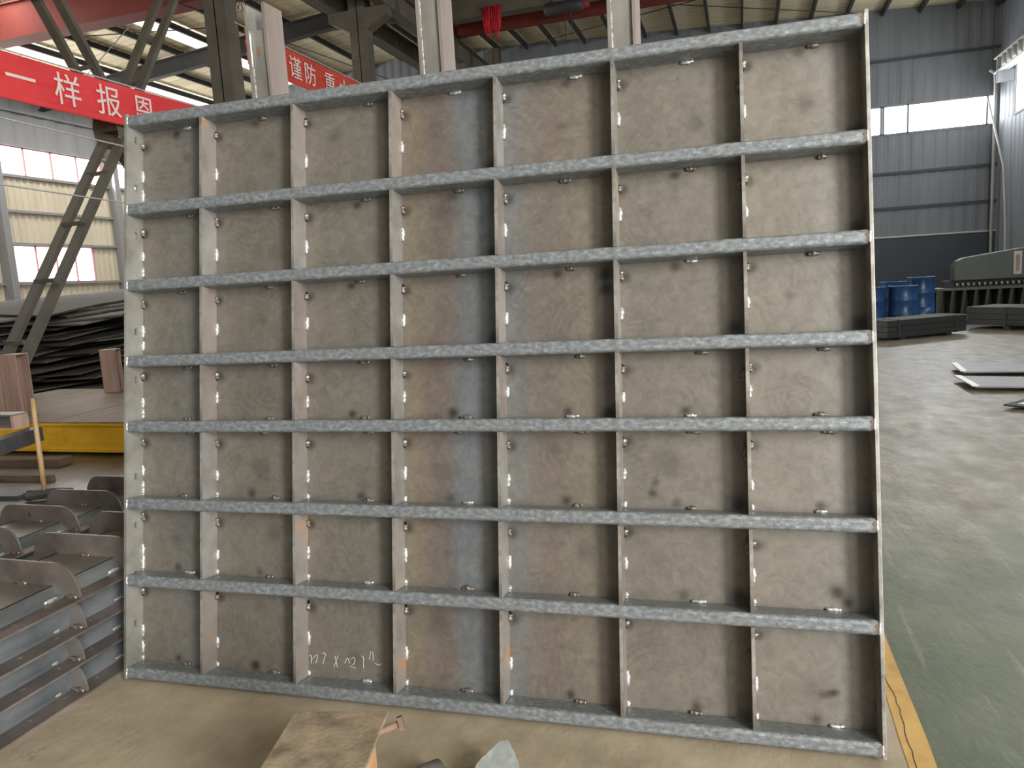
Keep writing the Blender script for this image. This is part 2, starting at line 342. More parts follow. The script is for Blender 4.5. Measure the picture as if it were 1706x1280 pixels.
def corr(mb, axis, fixed, a, b, z0, z1, pitch=.30, dep=.05, th=.03, sgn=1):
    """corrugated sheet wall strip along y (axis 1, at x=fixed) or x (axis 0, at y=fixed)"""
    pts = []; t = a; k = 0
    prof = [0, 0, 1, 1]; stp = [.32, .18, .32, .18]
    while t < b:
        pts.append((t, prof[k % 4]*dep)); t += pitch*stp[k % 4]; k += 1
    pts.append((b, 0))
    vs = []
    for t, d in pts:
        row = []
        for z in (z0, z1):
            row.append(mb.bm.verts.new((fixed+sgn*d, t, z) if axis == 1 else (t, fixed+sgn*d, z)))
        vs.append(row)
    for p, q in zip(vs, vs[1:]): mb.bm.faces.new((p[0], q[0], q[1], p[1]))
    # backing so that the wall has thickness
    if axis == 1: mb.box(min(fixed-sgn*.06, fixed-sgn*.01), max(fixed-sgn*.06, fixed-sgn*.01), a, b, z0, z1)
    else: mb.box(a, b, min(fixed-sgn*.06, fixed-sgn*.01), max(fixed-sgn*.06, fixed-sgn*.01), z0, z1)
def wall(name, axis, fixed, a, b, z0, z1, m, sgn, pitch=.3):
    mb = MB(); corr(mb, axis, fixed, a, b, z0, z1, pitch, dep=.018 if m == 'wall_dark' else .05, sgn=sgn); return mb.build(name, m)
# left wall: beige corrugated sheet, two window bands
wl = wall('wall_left', 1, XL, YF, YB, 4.05, 6.85, 'wall_beige', 1); tag(wl, kind='structure')
def sub(o, *a):
    q = wall('wall_panel', *a); q.parent = o; return q
sub(wl, 1, XL, YF, YB, 0, 2.55, 'wall_beige', 1)
for a, c in ((YF, 23.1), (26.95, YB)): sub(wl, 1, XL, a, c, 2.55, 4.05, 'wall_beige', 1)
sub(wl, 1, XL, YF, YB, 8.0, 10.75, 'wall_grey', 1, 1.0)  # upper strip lies in shadow; that shade is put into the grey
sub(wl, 1, XL, 28.0, 28.9, 6.85, 8.0, 'wall_beige', 1)
for yy in (1.3, 7.3, 13.3, 19.3, 22.6, 28.4):
    MB().box(XL+.06, XL+.5, yy-.14, yy+.14, 0, 10.3).build('wall_post', 'wall_grey', wl)
for z in (1.2, 2.5, 4.1, 5.4, 6.8, 8.05, 9.4):
    MB().box(XL+.05, XL+.17, YF, YB, z-.05, z+.05).build('wall_rail', 'wall_grey', wl)
win_no = [0]
def window(axis, fixed, a, b, z0, z1, marks, sgn, m='mullion', pm='sky_pane'):
    win_no[0] += 1
    w = bpy.data.objects.new('window_%d' % win_no[0], None); COL.objects.link(w); tag(w, kind='structure')
    def bx(p0, p1, d0, d1, q0, q1):
        lo, hi = sorted((fixed+sgn*d0, fixed+sgn*d1))
        return MB().box(lo, hi, p0, p1, q0, q1) if axis == 1 else MB().box(p0, p1, lo, hi, q0, q1)
    ed = [a]+list(marks)+[b]
    for p, q in zip(ed, ed[1:]): bx(p+.03, q-.03, -.03, -.02, z0+.03, z1-.03).build('pane', pm, w)
    for p in ed: bx(p-.035, p+.035, -.05, .04, z0, z1).build('mullion', m, w)
    for z in (z0, z1): bx(a, b, -.05, .04, z-.04, z+.04).build('window_rail', m, w)
    return w
sub(wl, 1, XL, YF, 7.0, 6.85, 8.0, 'wall_beige', 1)
window(1, XL, 7.0, 28.0, 6.85, 8.0, [28-1.28*k for k in range(16, 0, -1)], 1)
window(1, XL, 28.9, YB-.2, 6.85, 8.0, [30.3], 1)
window(1, XL, 23.1, 26.95, 2.55, 4.05, [24.1, 25.05, 26.0], 1)
# back wall (far end): dark sheet with a navy lower part and one bright window strip
wb = wall('wall_back', 0, YB, XL, XR, 7.12, 11.9, 'wall_dark', -1, .4); tag(wb, kind='structure')
def subb(a, b, z0, z1, m='wall_dark'): return sub(wb, 0, YB, a, b, z0, z1, m, -1, .4)
subb(XL, 4.55, 6.08, 7.12); subb(8.92, XR, 6.08, 7.12); subb(XL, XR, 2.28, 6.08)
MB().box(XL, XR, YB-.12, YB-.02, 0, 2.25).build('lower_wall', 'wall_navy', wb)
MB().box(XL, XR, YB-.16, YB-.02, 2.24, 2.30).build('ledge', 'pipe_light', wb)
for z in (3.35, 4.65, 8.75): MB().box(XL, XR, YB-.10, YB-.05, z-.05, z+.05).build('wall_rail', 'wall_navy', wb)
window(0, YB, 4.55, 8.92, 6.08, 7.12, [5.12, 5.2, 6.03, 8.62], -1, 'wall_grey', 'sky_pane_bright')
# right wall with a window band, gate opening left free beside the camera
wr = wall('wall_right', 1, XR, -4.4, YB, 0, 6.1, 'wall_dark', -1, .4); tag(wr, kind='structure')
def subr(a, b, z0, z1): return sub(wr, 1, XR, a, b, z0, z1, 'wall_dark', -1, .4)
subr(YF, -4.4, 8.9, 10.4); subr(YF, -7.6, 0, 8.9); subr(-4.4, YB, 7.8, 10.4); subr(30.3, YB, 6.1, 7.8)
subr(-4.4, 6.0, 6.1, 7.8)
window(1, XR, 6.0, 30.3, 6.1, 7.8, [6+1.5*k for k in range(1, 16)], -1, 'wall_grey')
wf = wall('wall_front', 0, YF, XL, 5.5, 0, 11.5, 'wall_dark', 1, .4); tag(wf, kind='structure')
for a in ((8.6, XR, 0, 11), (5.5, 8.6, 8.9, 11.0)): sub(wf, 0, YF, a[0], a[1], a[2], a[3], 'wall_dark', 1, .4)

# ------------------------------------------------------------ steel columns, bracing, runway beams, cranes
def hcol(name, x, y, z1, label, w=.50, d=.36, m='dark_frame', bracket=True):
    e = empty(name, (x, y, 0), label=label, cat='column', group='steel columns of the inner row')
    MB().box(-w/2, w/2, -d/2, -d/2+.02, 0, z1).build('flange', m, e)
    MB().box(-w/2, w/2, d/2-.02, d/2, 0, z1).build('flange', m, e)
    MB().box(-.012, .012, -d/2, d/2, 0, z1).build('web', m, e)
    MB().box(w/2-.02, w/2, -d/2+.02, d/2-.02, 0, z1).build('cover_plate', m, e)
    MB().box(-w/2-.15, w/2+.15, -d/2-.12, d/2+.12, 0, .03).build('base_plate', m, e)
    for z in (7.62, 8.62): MB().box(-w/2-.01, w/2+.01, -d/2-.01, d/2+.01, z, z+.025).build('splice_band', m, e)
    if bracket:
        for s in (-1, 1):
            p = [(s*w/2, 8.4), (s*w/2, 8.95), (s*(w/2+.62), 8.95), (s*(w/2+.62), 8.72)]
            MB().prism(p, 1, -d/2, d/2).build('crane_bracket', m, e)
    return e
lab = {7.3: 'dark steel column at the left end of the cross bracing', 13.3: 'dark brown steel column between red banners left of the tallest post', 19.3: 'dark steel column with crane bracket between the two left posts', 25.3: 'dark steel column mostly hidden behind the middle post', 31.3: 'far dark steel column by the end wall, near red hanging cables'}
for yy in (7.3, 13.3, 19.3, 25.3, 31.3): hcol('steel_column', -9.8, yy, roof_z(-9.8)-.3, lab[yy])
for k, xx in enumerate((-9.05, -10.55)):
    e = empty('runway_beam', (xx, 0, 8.95), label=['dark crane runway beam on the column brackets, nearer the camera', 'dark crane runway beam on the far side of the column row'][k], cat='beam', group='crane runway beams')
    MB().box(-.15, .15, YF+.1, YB-.2, 0, .03).build('flange', 'dark_frame', e); MB().box(-.15, .15, YF+.1, YB-.2, .57, .60).build('flange', 'dark_frame', e)
    MB().box(-.01, .01, YF+.1, YB-.2, .03, .57).build('web', 'dark_frame', e); MB().box(-.04, .04, YF+.1, YB-.2, .60, .70).build('rail', 'dark_frame', e)
    sm = MB().box(-.13, .13, -.008, .008, .03, .57).me()
    for i in range(20): link('web_stiffener', sm, 'dark_frame', e, (0, 2+1.5*i, 0))
e = empty('wall_runway_beam', (8.62, 0, 7.58), label='light ribbed runway beam along the right wall in the top right corner', cat='beam')
MB().box(-.16, .16, 2, 30.8, 0, .04).build('flange', 'pipe_light', e); MB().box(-.16, .16, 2, 30.8, .48, .52).build('flange', 'pipe_light', e)
MB().box(.10, .12, 2, 30.8, .04, .48).build('web', 'wall_dark', e)
sm = MB().box(-.15, .11, -.02, .02, .04, .48).me()
for i in range(34): link('web_stiffener', sm, 'pipe_light', e, (0, 14+.5*i, 0))
for yy in (8, 19.3, 30.4): MB().box(-.16, .34, yy-.12, yy+.12, -.35, 0).build('bracket', 'wall_dark', e)
# cross bracing: laced double members in the plane of the column row, centre node at mid height
e = empty('cross_bracing', (-9.8, 10.3, 0), label='dark laced diagonal steel bracing crossing behind the red banner at left', cat='bracing')
NZ = 4.35
for dx in (-.22, .16):
    for s in (-1, 1):
        MB().bar((dx, s*.12, NZ-.2), (dx, s*2.78, .25), .075, .17, (1, 0, 0)).build('diagonal', 'dark_frame', e)
        MB().bar((dx, s*.10, NZ+.2), (dx, s*2.70, 8.75), .075, .15, (1, 0, 0)).build('diagonal', 'dark_frame', e)
for s in (-1, 1):
    for t in (.15, .36, .58, .80):
        y = s*(.12+t*2.83); z = NZ-.2-t*(NZ-.45)
        MB().box(-.22, .16, y-.02, y+.02, z-.03, z+.03).build('batten', 'dark_frame', e)
        z = NZ+.2+t*4.2; MB().box(-.22, .16, y-.02, y+.02, z-.03, z+.03).build('batten', 'dark_frame', e)
for dx in (-.27, .21): MB().prism([(-.2, NZ-.30), (.2, NZ-.30), (.26, NZ), (.2, NZ+.30), (-.2, NZ+.30), (-.26, NZ)], 0, dx-.006, dx+.006).build('gusset_plate', 'dark_frame', e)
MB().box(-.27, .21, -.12, .12, NZ-.05, NZ+.05).build('node_block', 'dark_frame', e)
# red cloth banners with white lettering
def banner(x, y0, y1, zt, zb, m, chars, label, bands, rp=True):
    e = empty('banner', (x, (y0+y1)/2, zb), label=label, cat='banner')
    mb = MB(); c = (y0+y1)/2; rows = 26
    prof = []
    for i in range(rows+1):
        t = i/rows; prof.append((.006*math.sin(t*19)+.012*(1 if any(abs(t-q) < .03 for q in bands) else 0)*-1, t*(zt-zb)))
    ny = 14; g = []
    for i in range(ny+1):
        y = y0+(y1-y0)*i/ny-c; sag = -.03*(1-((i/ny)*2-1)**2)
        g.append([mb.bm.verts.new((dx+.008*math.sin(i*1.3), y, z+sag)) for dx, z in prof])
    for a, b in zip(g, g[1:]):
        for j in range(rows): mb.bm.faces.new((a[j], b[j], b[j+1], a[j+1]))
    o = mb.build('cloth', m, e, smooth=True); md = o.modifiers.new('solid', 'SOLIDIFY'); md.thickness = .004
    for ch, y, z, s in chars:
        me = text_mesh(ch, s, .002); link('letter', me, 'lettering', e, (.030, y-c, z-zb), (PI/2, 0, PI/2))
    MB().tube([(.0, y0-c-.30, zt-zb), (.0, y1-c+.3, zt-zb)], .012, 6).build('rope', 'pipe_light', e)
    return e
banner(-9.49, 4.6, 12.9, 4.99, 4.36, 'banner_red', [('一', 8.31, 4.47, .49), ('样', 9.07, 4.47, .49), ('报', 9.82, 4.47, .49), ('恩', 10.55, 4.47, .49)], 'pink red slogan banner with pale characters across the diagonal bracing', (.55, .2))
banner(-9.53, 13.65, 18.9, 6.88, 6.16, 'banner_orange', [('谨', 15.37, 6.30, .52), ('防', 15.97, 6.30, .52), ('重', 16.85, 6.30, .52), ('大', 17.55, 6.30, .52)], 'orange red slogan banner behind the leftmost post', (.6, .25))
# left bay bridge crane
e = empty('bridge_crane', (-18.7, 17.4, 9.62), label='dark red bridge crane girder spanning the left bay under the roof', cat='crane')
yy = 0
MB().prism([(-8.6, .40), (-8.6, .05), (-7.6, -.50), (7.0, -.50), (7.6, .05), (8.2, .05), (8.2, .40)], 1, yy-.22, yy+.22).build('girder', 'crane_red', e)
MB().box(-8.4, 8.2, yy-.3, yy+.3, .40, .43).build('top_flange', 'crane_red', e); MB().box(-7.6, 7.0, yy-.28, yy+.28, -.53, -.50).build('bottom_flange', 'crane_red', e)
MB().box(7.95, 8.35, -1.6, 1.6, .05, .36).build('end_carriage', 'crane_red', e); MB().box(-8.7, -8.3, -1.6, 1.6, .05, .36).build('end_carriage', 'crane_red', e)
# main bay bridge crane with festoon cables and hoist
e = empty('bridge_crane', (-.2, 22.3, 9.55), label='dark bridge crane over the main bay carrying red cable loops', cat='crane')
MB().box(-8.45, 8.2, -.2, .2, -.25, .30).build('girder', 'dark_frame', e); MB().box(-8.45, 8.2, 1.5, 1.9, -.10, .55).build('girder', 'crane_red', e)
MB().box(-8.95, -8.45, -.8, 2.6, .12, .45).build('end_carriage', 'crane_red', e); MB().box(8.2, 8.6, -.8, 2.6, .12, .45).build('end_carriage', 'crane_red', e)
e2 = empty('electric_hoist', (-4.75, 22.0, 9.09), label='dark green drum hoist hanging under the main bay crane at top centre', cat='hoist')
MB().tube([(-.55, 0, .02), (-.5, 0, .02), (.45, 0, .02), (.6, 0, .02)], [.10, .17, .17, .12], 14).build('drum', 'machine_dark', e2, True)
MB().tube([(.45, 0, .02), (.75, 0, .02)], .11, 12).build('motor', 'crane_red', e2, True)
MB().box(-.3, .3, -.06, .099, .15, .36).build('trolley', 'dark_frame', e2)
MB().tube([(.05, 0, -.1), (.05, 0, -1.0)], .012, 5).build('rope', 'cable_black', e2)
MB().tube([(-.15, 0, -.1), (-.15, 0, -.7), (.05, 0, -.95), (.25, 0, -.8), (.22, 0, -.1)], .010, 5).build('control_cable', 'cable_black', e2)
e = empty('red_cable_loops', (-6.9, 21.98, 9.4), label='bundle of bright red cable loops hanging from the crane', cat='cable')
for i in range(11):
    x = -.26+.05*i+random.uniform(-.02, .02); ln = .55+.4*random.random(); w = .04+.05*random.random(); y = random.uniform(-.06, .06)
    MB().tube([(x, y, .1), (x+.01, y, -ln*.6), (x+w/2, y, -ln), (x+w, y, -ln*.6), (x+w, y, .1)], .016, 5).build('cable_loop', 'cable_red', e, True)
MB().box(-.32, .34, -.03, .115, .06, .12).build('hanger_bar', 'dark_frame', e)
e = empty('dark_cable_loops', (-11.9, 17.06, 9.3), label='dark festoon cable loops hanging from the red left bay crane', cat='cable')
for i in range(7):
    x = -.55+.17*i; ln = .5+.35*random.random()
    MB().tube([(x, 0, .02), (x+.02, 0, -ln*.7), (x+.08, 0, -ln), (x+.14, 0, -ln*.7), (x+.16, 0, .02)], .013, 5).build('cable_loop', 'cable_black', e, True)
MB().box(-.6, .7, -.03, .055, -.03, .03).build('hanger_bar', 'dark_frame', e)
# power lines in the left bay
for k, (a, c, lb) in enumerate((((-9.2, 3, 4.20), (-9.2, 13.2, 3.86), 'pale thin overhead line just under the pink banner'), ((-9.25, 3, 3.36), (-9.25, 13.2, 2.98), 'thin overhead line crossing in front of the left windows'), ((-14, 2, 8.2), (-11, 25, 8.4), 'thin dark line under the left bay roof'))):
    pts = []
    for i in range(13):
        t = i/12; p = Vector(a).lerp(Vector(c), t); p.z -= .06*math.sin(PI*t); pts.append(p)
    o = MB().tube(pts, .012, 5).build('overhead_line', 'pipe_light' if k < 2 else 'cable_black'); tag(o, lb, 'cable', 'overhead lines')
# right corner: downpipe and leaning pole
o = MB().tube([(8.55, 31.55, 7.9), (8.72, 31.55, 7.75), (8.76, 31.6, 7.3), (8.76, 31.6, 0)], .05, 10).build('downpipe', 'pipe_light', smooth=True); tag(o, 'pale downpipe in the far right corner of the hall', 'pipe')
o = MB().tube([(8.42, 31.2, 6.9), (8.80, 30.6, 4.4), (8.80, 30.2, 2.4), (8.78, 30.0, 0)], .035, 8).build('conduit', 'pipe_light', smooth=True); tag(o, 'pale bent conduit beside the downpipe in the right corner', 'pipe')

# ------------------------------------------------------------ the welded steel panel
LEAN = math.radians(9.83)
panel = empty('steel_formwork', (-2.368, 2.162, .066), (-LEAN, 0, math.radians(1.789)), 'large welded steel grid panel leaning upright against posts', 'panel')
US = [0, .356, .762, 1.165, 1.562, 1.972, 2.384, 2.763]
HS = [2.219, 1.857, 1.548, 1.241, .978, .670, .364, 0]
RH, DP, TH = .046, .09, .011
WID = US[7]+.004
# --- back plate with mill-scale tints, heat marks, smudges and a paler right side
GU, GH = 280, 236
uu = np.linspace(.004, WID-.004, GU); hh = np.linspace(-.045, HS[0]-.002, GH)
UU, HH = np.meshgrid(uu, hh)
def noise1(x, k, seed):
    r = np.random.default_rng(seed); return sum(np.sin(x*r.uniform(.5, 1)*k*(i+1)+r.uniform(0, 6))/(i+1) for i in range(4))
base = np.array([.155, .138, .116])
colr = np.ones((GH, GU, 3))*base
bl = np.exp(-((UU-1.45-.02*noise1(HH, 3, 4))/.085)**2) + .55*np.exp(-((UU-1.60)/.05)**2) + .35*np.exp(-((UU-.24)/.07)**2) + .25*np.exp(-((UU-2.68)/.08)**2)
colr += bl[..., None]*np.array([-.022, .006, .032])
pk = np.exp(-((UU-1.33-.015*noise1(HH, 4, 9))/.055)**2) + .6*np.exp(-((UU-1.72)/.05)**2) + .35*np.exp(-((UU-.30)/.03)**2)
colr += pk[..., None]*np.array([-.008, -.022, -.018])
tn = np.exp(-((UU-1.22)/.05)**2) + .5*np.exp(-((UU-1.85)/.10)**2)
colr += tn[..., None]*np.array([.016, .004, -.010])
rgt = np.clip((UU-1.75)/.9, 0, 1); colr += rgt[..., None]*np.array([.030, .025, .020])  # plate colour gets paler toward the right
colr *= (1+.05*noise1(UU, 14, 3)*.5+.04*noise1(HH, 5, 5)*.5)[..., None]
def fine(seed, gu, gh):
    g = np.random.default_rng(seed).random((gh, gu)); iu = np.linspace(0, gu-1.001, GU); ih = np.linspace(0, gh-1.001, GH)
    a, b_ = iu.astype(int), ih.astype(int); fu, fh = (iu-a)[None, :], (ih-b_)[:, None]
    return (g[b_][:, a]*(1-fh)*(1-fu)+g[b_+1][:, a]*fh*(1-fu)+g[b_][:, a+1]*(1-fh)*fu+g[b_+1][:, a+1]*fh*fu)
WOB = .55*fine(1, 140, 118)+.45*fine(2, 60, 50)
def smudge(u, h, r, amt, col=(.02, .017, .014), sq=1.0):
    d = np.sqrt(((UU-u))**2+((HH-h)*sq)**2); a = amt*np.exp(-(d/(r*(.45+1.05*WOB)))**2.6)
    for k in range(3): colr[..., k] = colr[..., k]*(1-a)+col[k]*a
# --- weld beads: prepared as a list, used for smudges and for the parts
def bead_me(L, r, lump, seed):
    rr = random.Random(seed); n = 9; mb = MB(); pts = []; rd = []
    for i in range(n):
        t = i/(n-1)
        pts.append((rr.uniform(-1, 1)*r*.25, rr.uniform(-1, 1)*r*.25, (t-.5)*L)); rd.append(r*(.45+.55*math.sin(PI*min(1, max(0, .12+.76*t))))*(1+lump*rr.uniform(-.5, .6)))
    return mb.tube(pts, rd, 7).me(True)
BEADS = [bead_me(.055, .0075, .35, s) for s in range(4)]; DULL = [bead_me(.05, .0085, .7, 20+s) for s in range(4)]; BLOB = [bead_me(.026, .0085, .8, 40+s) for s in range(3)]
for b in BEADS: b.materials.append(MATS['weld'])
for b in DULL+BLOB: b.materials.append(MATS['weld_dull'])
R = random.Random(11)
sv, sr = [], []      # welds on stiffeners / ribs
for i in range(7):
    zt, zb = HS[i]-RH, HS[i+1]
    for j in range(7):
        u0 = US[j]+TH; u1 = US[j+1]
        hgt = zt-zb
        f = R.uniform(.52, .66) if i < 3 else R.uniform(.30, .46)
        sv.append((j, i, u0, zb+hgt*(1-f) if i < 3 else zb+hgt*f, 'bead', 1))
        if j == 0: sv.append((j, i, u0, zb+hgt*R.uniform(.12, .2), 'bead', 1))
        hb = zt-R.uniform(.035, .06); sv.append((j, i, u0, hb, 'blob', 1)); smudge(u0+.014, hb-.004, .022, .75)
        if i >= 4: sv.append((j, i, u0, zb+.012, 'blobw', 1))
        if j < 6 and R.random() < .75 or j == 6:
            hr = zb+hgt*R.uniform(.55, .8); sv.append((j+1, i, u1, hr, 'dull', -1))
            if j == 6: sv.append((j+1, i, u1, zb+hgt*R.uniform(.2, .35), 'dull', -1))
        ub = u0+(u1-u0)*R.uniform(.56, .70)
        sr.append((i, ub, zt, -1, 'bead' if (i == 0 or (j > 4 and i < 3)) and R.random() < .5 else 'dull'))
        if i >= 3: sr.append((i+1, u0+(u1-u0)*R.uniform(.55, .68), zb, 1, 'bead' if R.random() < .45 else 'dull'))
        if R.random() < .55: smudge(ub-R.uniform(.03, .07), (zb if i >= 3 else zt)+(.02 if i >= 3 else -.02), .018, R.uniform(.5, .9))
        if R.random() < .5: smudge(u1-.03, zb+R.uniform(.01, .03), .03, .8)
        if R.random() < .45: smudge(u0+(u1-u0)*R.uniform(.3, .7), zb+hgt*R.uniform(.2, .8), R.uniform(.015, .05), R.uniform(.15, .4))
        smudge(u0, (zt+zb)/2, .02, .12, (.10, .08, .05), .2)
smudge(2.62, .105, .012, .9); smudge(2.635, .108, .012, .9); smudge(2.60, .10, .012, .8, (.05, .03, .02)); smudge(2.65, .42, .025, .9); smudge(2.68, .39, .02, .9); smudge(2.08, .72, .015, .8); smudge(2.09, .76, .015, .6); smudge(1.93, 1.47, .03, .9); smudge(1.935, 1.42, .03, .9)
for k in range(46):
    u_, h_ = R.uniform(.1, 2.7), R.uniform(.05, 2.15); rr_ = R.uniform(.05, .16); a0 = R.uniform(-3, 3)
    dd_ = np.hypot(UU-u_, HH-h_); an = np.abs((np.arctan2(HH-h_, UU-u_)-a0+PI) % (2*PI)-PI)
    wgt = np.zeros_like(UU)
    for q in range(4): wgt += np.exp(-((dd_-rr_-.022*q)/.006)**2)
    wgt *= np.exp(-(an/.55)**2)*WOB*R.uniform(.15, .38)
    colr *= (1-np.clip(wgt, 0, .6))[..., None]
colr *= (.90+.20*WOB)[..., None]
colr = np.clip(colr, .008, 1)
vs = np.zeros((GH, GU, 3)); vs[..., 0] = UU; vs[..., 1] = DP; vs[..., 2] = HH
vb = vs.copy(); vb[..., 1] = DP+.006
V = np.concatenate([vs.reshape(-1, 3), vb[[0, 0, -1, -1], [0, -1, -1, 0]]])
idx = np.arange(GH*GU).reshape(GH, GU)
F = np.stack([idx[:-1, :-1], idx[:-1, 1:], idx[1:, 1:], idx[1:, :-1]], -1).reshape(-1, 4)
nb = GH*GU; F = [tuple(q) for q in F.tolist()]+[(nb, nb+3, nb+2, nb+1)]
F += [tuple([nb, nb+1]+idx[0, ::-1].tolist()), tuple([nb+2, nb+3]+idx[-1, :].tolist()), tuple([nb+3, nb]+idx[:, 0].tolist()), tuple([nb+1, nb+2]+idx[::-1, -1].tolist())]
me = bpy.data.meshes.new('back_plate'); me.from_pydata(V.tolist(), [], F)
ca = me.color_attributes.new('tint', 'FLOAT_COLOR', 'POINT')
buf = np.ones((len(V), 4), np.float32); buf[:nb, :3] = colr.reshape(-1, 3); buf[nb:, :3] = base
ca.data.foreach_set('color', buf.ravel())
bplate = link('back_plate', me, 'back_plate', panel)
# chalk figures on the back plate, bottom row third cell
def stroke(pts): MB().tube([(u, DP-.0006, h) for u, h in pts], .0014, 4).build('chalk_mark', 'chalk', bplate)
cu0, ch0 = .776, .030
for pts in ([(0, .045), (.006, .050), (.010, .040), (.008, .018)], [(.012, .035), (.030, .052), (.036, .050), (.030, .025), (.024, .020)], [(.055, .058), (.062, .064), (.070, .056), (.062, .036), (.058, .020)],
            [(.108, .055), (.120, .012)], [(.122, .056), (.104, .012)], [(.150, .030), (.160, .050), (.166, .046), (.170, .032)], [(.176, .048), (.186, .056), (.194, .046), (.188, .030), (.172, .020), (.196, .016)],
            [(.220, .064), (.228, .058), (.228, .018)], [(.252, .052), (.258, .082), (.266, .082), (.268, .050)], [(.275, .040), (.290, .034), (.300, .040)]):
    stroke([(cu0+a, ch0+b) for a, b in pts])
# --- end plates
hl = [slot(.052, h, .016, .030) for h in [2.130-.2*k*.985 for k in range(11)]]
left_me = holed_plate([(.0, -RH-.002), (DP+.006, -RH-.002), (DP+.006, HS[0]+.004), (.0, HS[0]+.004)], hl, TH)
ep = link('end_plate', left_me, 'end_steel', panel, (TH/2, 0, 0), (PI/2, 0, PI/2)); ep['label'] = 'left end plate with bolt slots'
ep2 = MB().box(US[7]-TH, US[7], 0, DP+.006, -RH-.002, HS[0]+.004).build('end_plate', 'edge_steel', panel, bevel=.001); ep2['label'] = 'right end plate'
# --- horizontal ribs: rolled channel, rounded front corners
rad = .013; prof = []
for cx, cz, a0 in ((rad, -rad, PI/2), (rad, -RH+rad, PI)):
    for k in range(5): prof.append((cx+rad*math.cos(a0+k*PI/8), cz+rad*math.sin(a0+k*PI/8)))
prof += [(DP-.0002, -RH), (DP-.0002, -RH+.007), (.012, -RH+.007), (.012, -.007), (DP-.0002, -.007), (DP-.0002, 0)]
rib_me = MB().prism(prof, 0, TH+.0005, US[7]-TH-.0005).me(); rib_me.materials.append(MATS['rib_steel'])
ribs = [link('rib', rib_me, None, panel, (0, 0.001, HS[i])) for i in range(8)]
# --- vertical stiffeners
mats = {}
pick = {(1, 0): 'stiff_rust', (2, 0): 'stiff_rust', (1, 1): 'stiff_grey', (2, 1): 'stiff_grey', (1, 2): 'stiff_brown', (2, 2): 'stiff_brown', (1, 3): 'stiff_brown', (2, 3): 'stiff_brown', (4, 3): 'stiff_brown', (2, 5): 'stiff_rust', (2, 6): 'stiff_rust', (1, 6): 'stiff_rust', (1, 4): 'stiff_grey', (3, 1): 'stiff_grey', (3, 3): 'stiff_grey', (4, 2): 'stiff_rust', (3, 6): 'stiff_rust', (5, 6): 'stiff_rust'}
stf = {}
cache = {}
for i in range(7):
    zt, zb = HS[i]-RH, HS[i+1]; hgt = zt-zb-.001
    for j in range(1, 7):
        mname = pick.get((j, i), R.choice(['stiff_grey', 'stiff_grey', 'stiff_brown', 'stiff_rust']))
        hole = i == 3 and j in (1, 2, 4)
        key = (round(hgt, 4), hole, mname)
        if key not in cache:
            if hole: me = holed_plate([(.0015, 0), (DP-.0003, 0), (DP-.0003, hgt), (.0015, hgt)], [slot(.066, hgt-.042, .008, .028)], TH)
            else: me = holed_plate([(.0015, 0), (DP-.0003, 0), (DP-.0003, hgt), (.0015, hgt)], [], TH)
            me.materials.append(MATS[mname]); me.materials.append(MATS['edge_steel']); cache[key] = me
            for p_ in me.polygons:
                if p_.center.x < .003 and abs(p_.normal.x) > .9: p_.material_index = 1
        stf[(j, i)] = link('stiffener', cache[key], None, panel, (US[j]+TH/2, 0, zb+.0005), (PI/2, 0, PI/2))
# weld beads as sub-parts (bead axis is local z)
for j, i, u, h, kind, sgn in sv:
    me = R.choice({'bead': BEADS, 'dull': DULL, 'blob': BLOB, 'blobw': BLOB}[kind])
    if kind == 'blobw':
        me = BEADS[R.randrange(4)]
    loc = Vector((u+sgn*.004, DP-.004, h))
    par = ep if j == 0 else ep2 if j == 7 else stf[(j, i)]
    o = link('weld_bead', me, None, par)
    # parents of stiffeners are rotated: place with an explicit parent-space matrix
    pm_ = Matrix.Translation(par.location) @ par.rotation_euler.to_matrix().to_4x4()
    sc = {'bead': (1, 1, R.uniform(.7, 1.0)), 'dull': (.9, .9, R.uniform(.6, 1.2)), 'blob': (1.1, 1.1, R.uniform(.9, 1.4)), 'blobw': (1, 1, .42)}[kind]
    o.matrix_local = pm_.inverted() @ Matrix.Translation(loc) @ Matrix.Diagonal((*sc, 1))
for i, u, h, sgn, kind in sr:
    me = R.choice(BEADS if kind == 'bead' else DULL)
    o = link('weld_bead', me, None, ribs[i]); o.location = (u, DP-.006, h+sgn*.004-HS[i]); o.rotation_euler = (0, PI/2, 0); o.scale = (.9, .9, R.uniform(.6, .9))
CW = [bead_me(.036, .006, .6, 60+s) for s in range(2)]
for c_ in CW: c_.materials.append(MATS['weld'])
for i in range(8):
    for s, u in ((0, TH), (1, US[7]-TH)):
        o = link('weld_bead', CW[(i+s) % 2], None, ribs[i]); o.location = (u, .001, -RH/2); o.scale = (.8, .7, 1)
# soot corner rust at right rib ends
for i in range(8):
    MB().prism([(US[7]-TH-.012, -RH+.009), (US[7]-TH-.005, -RH+.008), (US[7]-TH-.005, -.008), (US[7]-TH-.009, -.010), (US[7]-TH-.015, -.016), (US[7]-TH-.009, -.026)], 1, -.0006, .004).build('rust_mark', 'rust_patch', ribs[i])

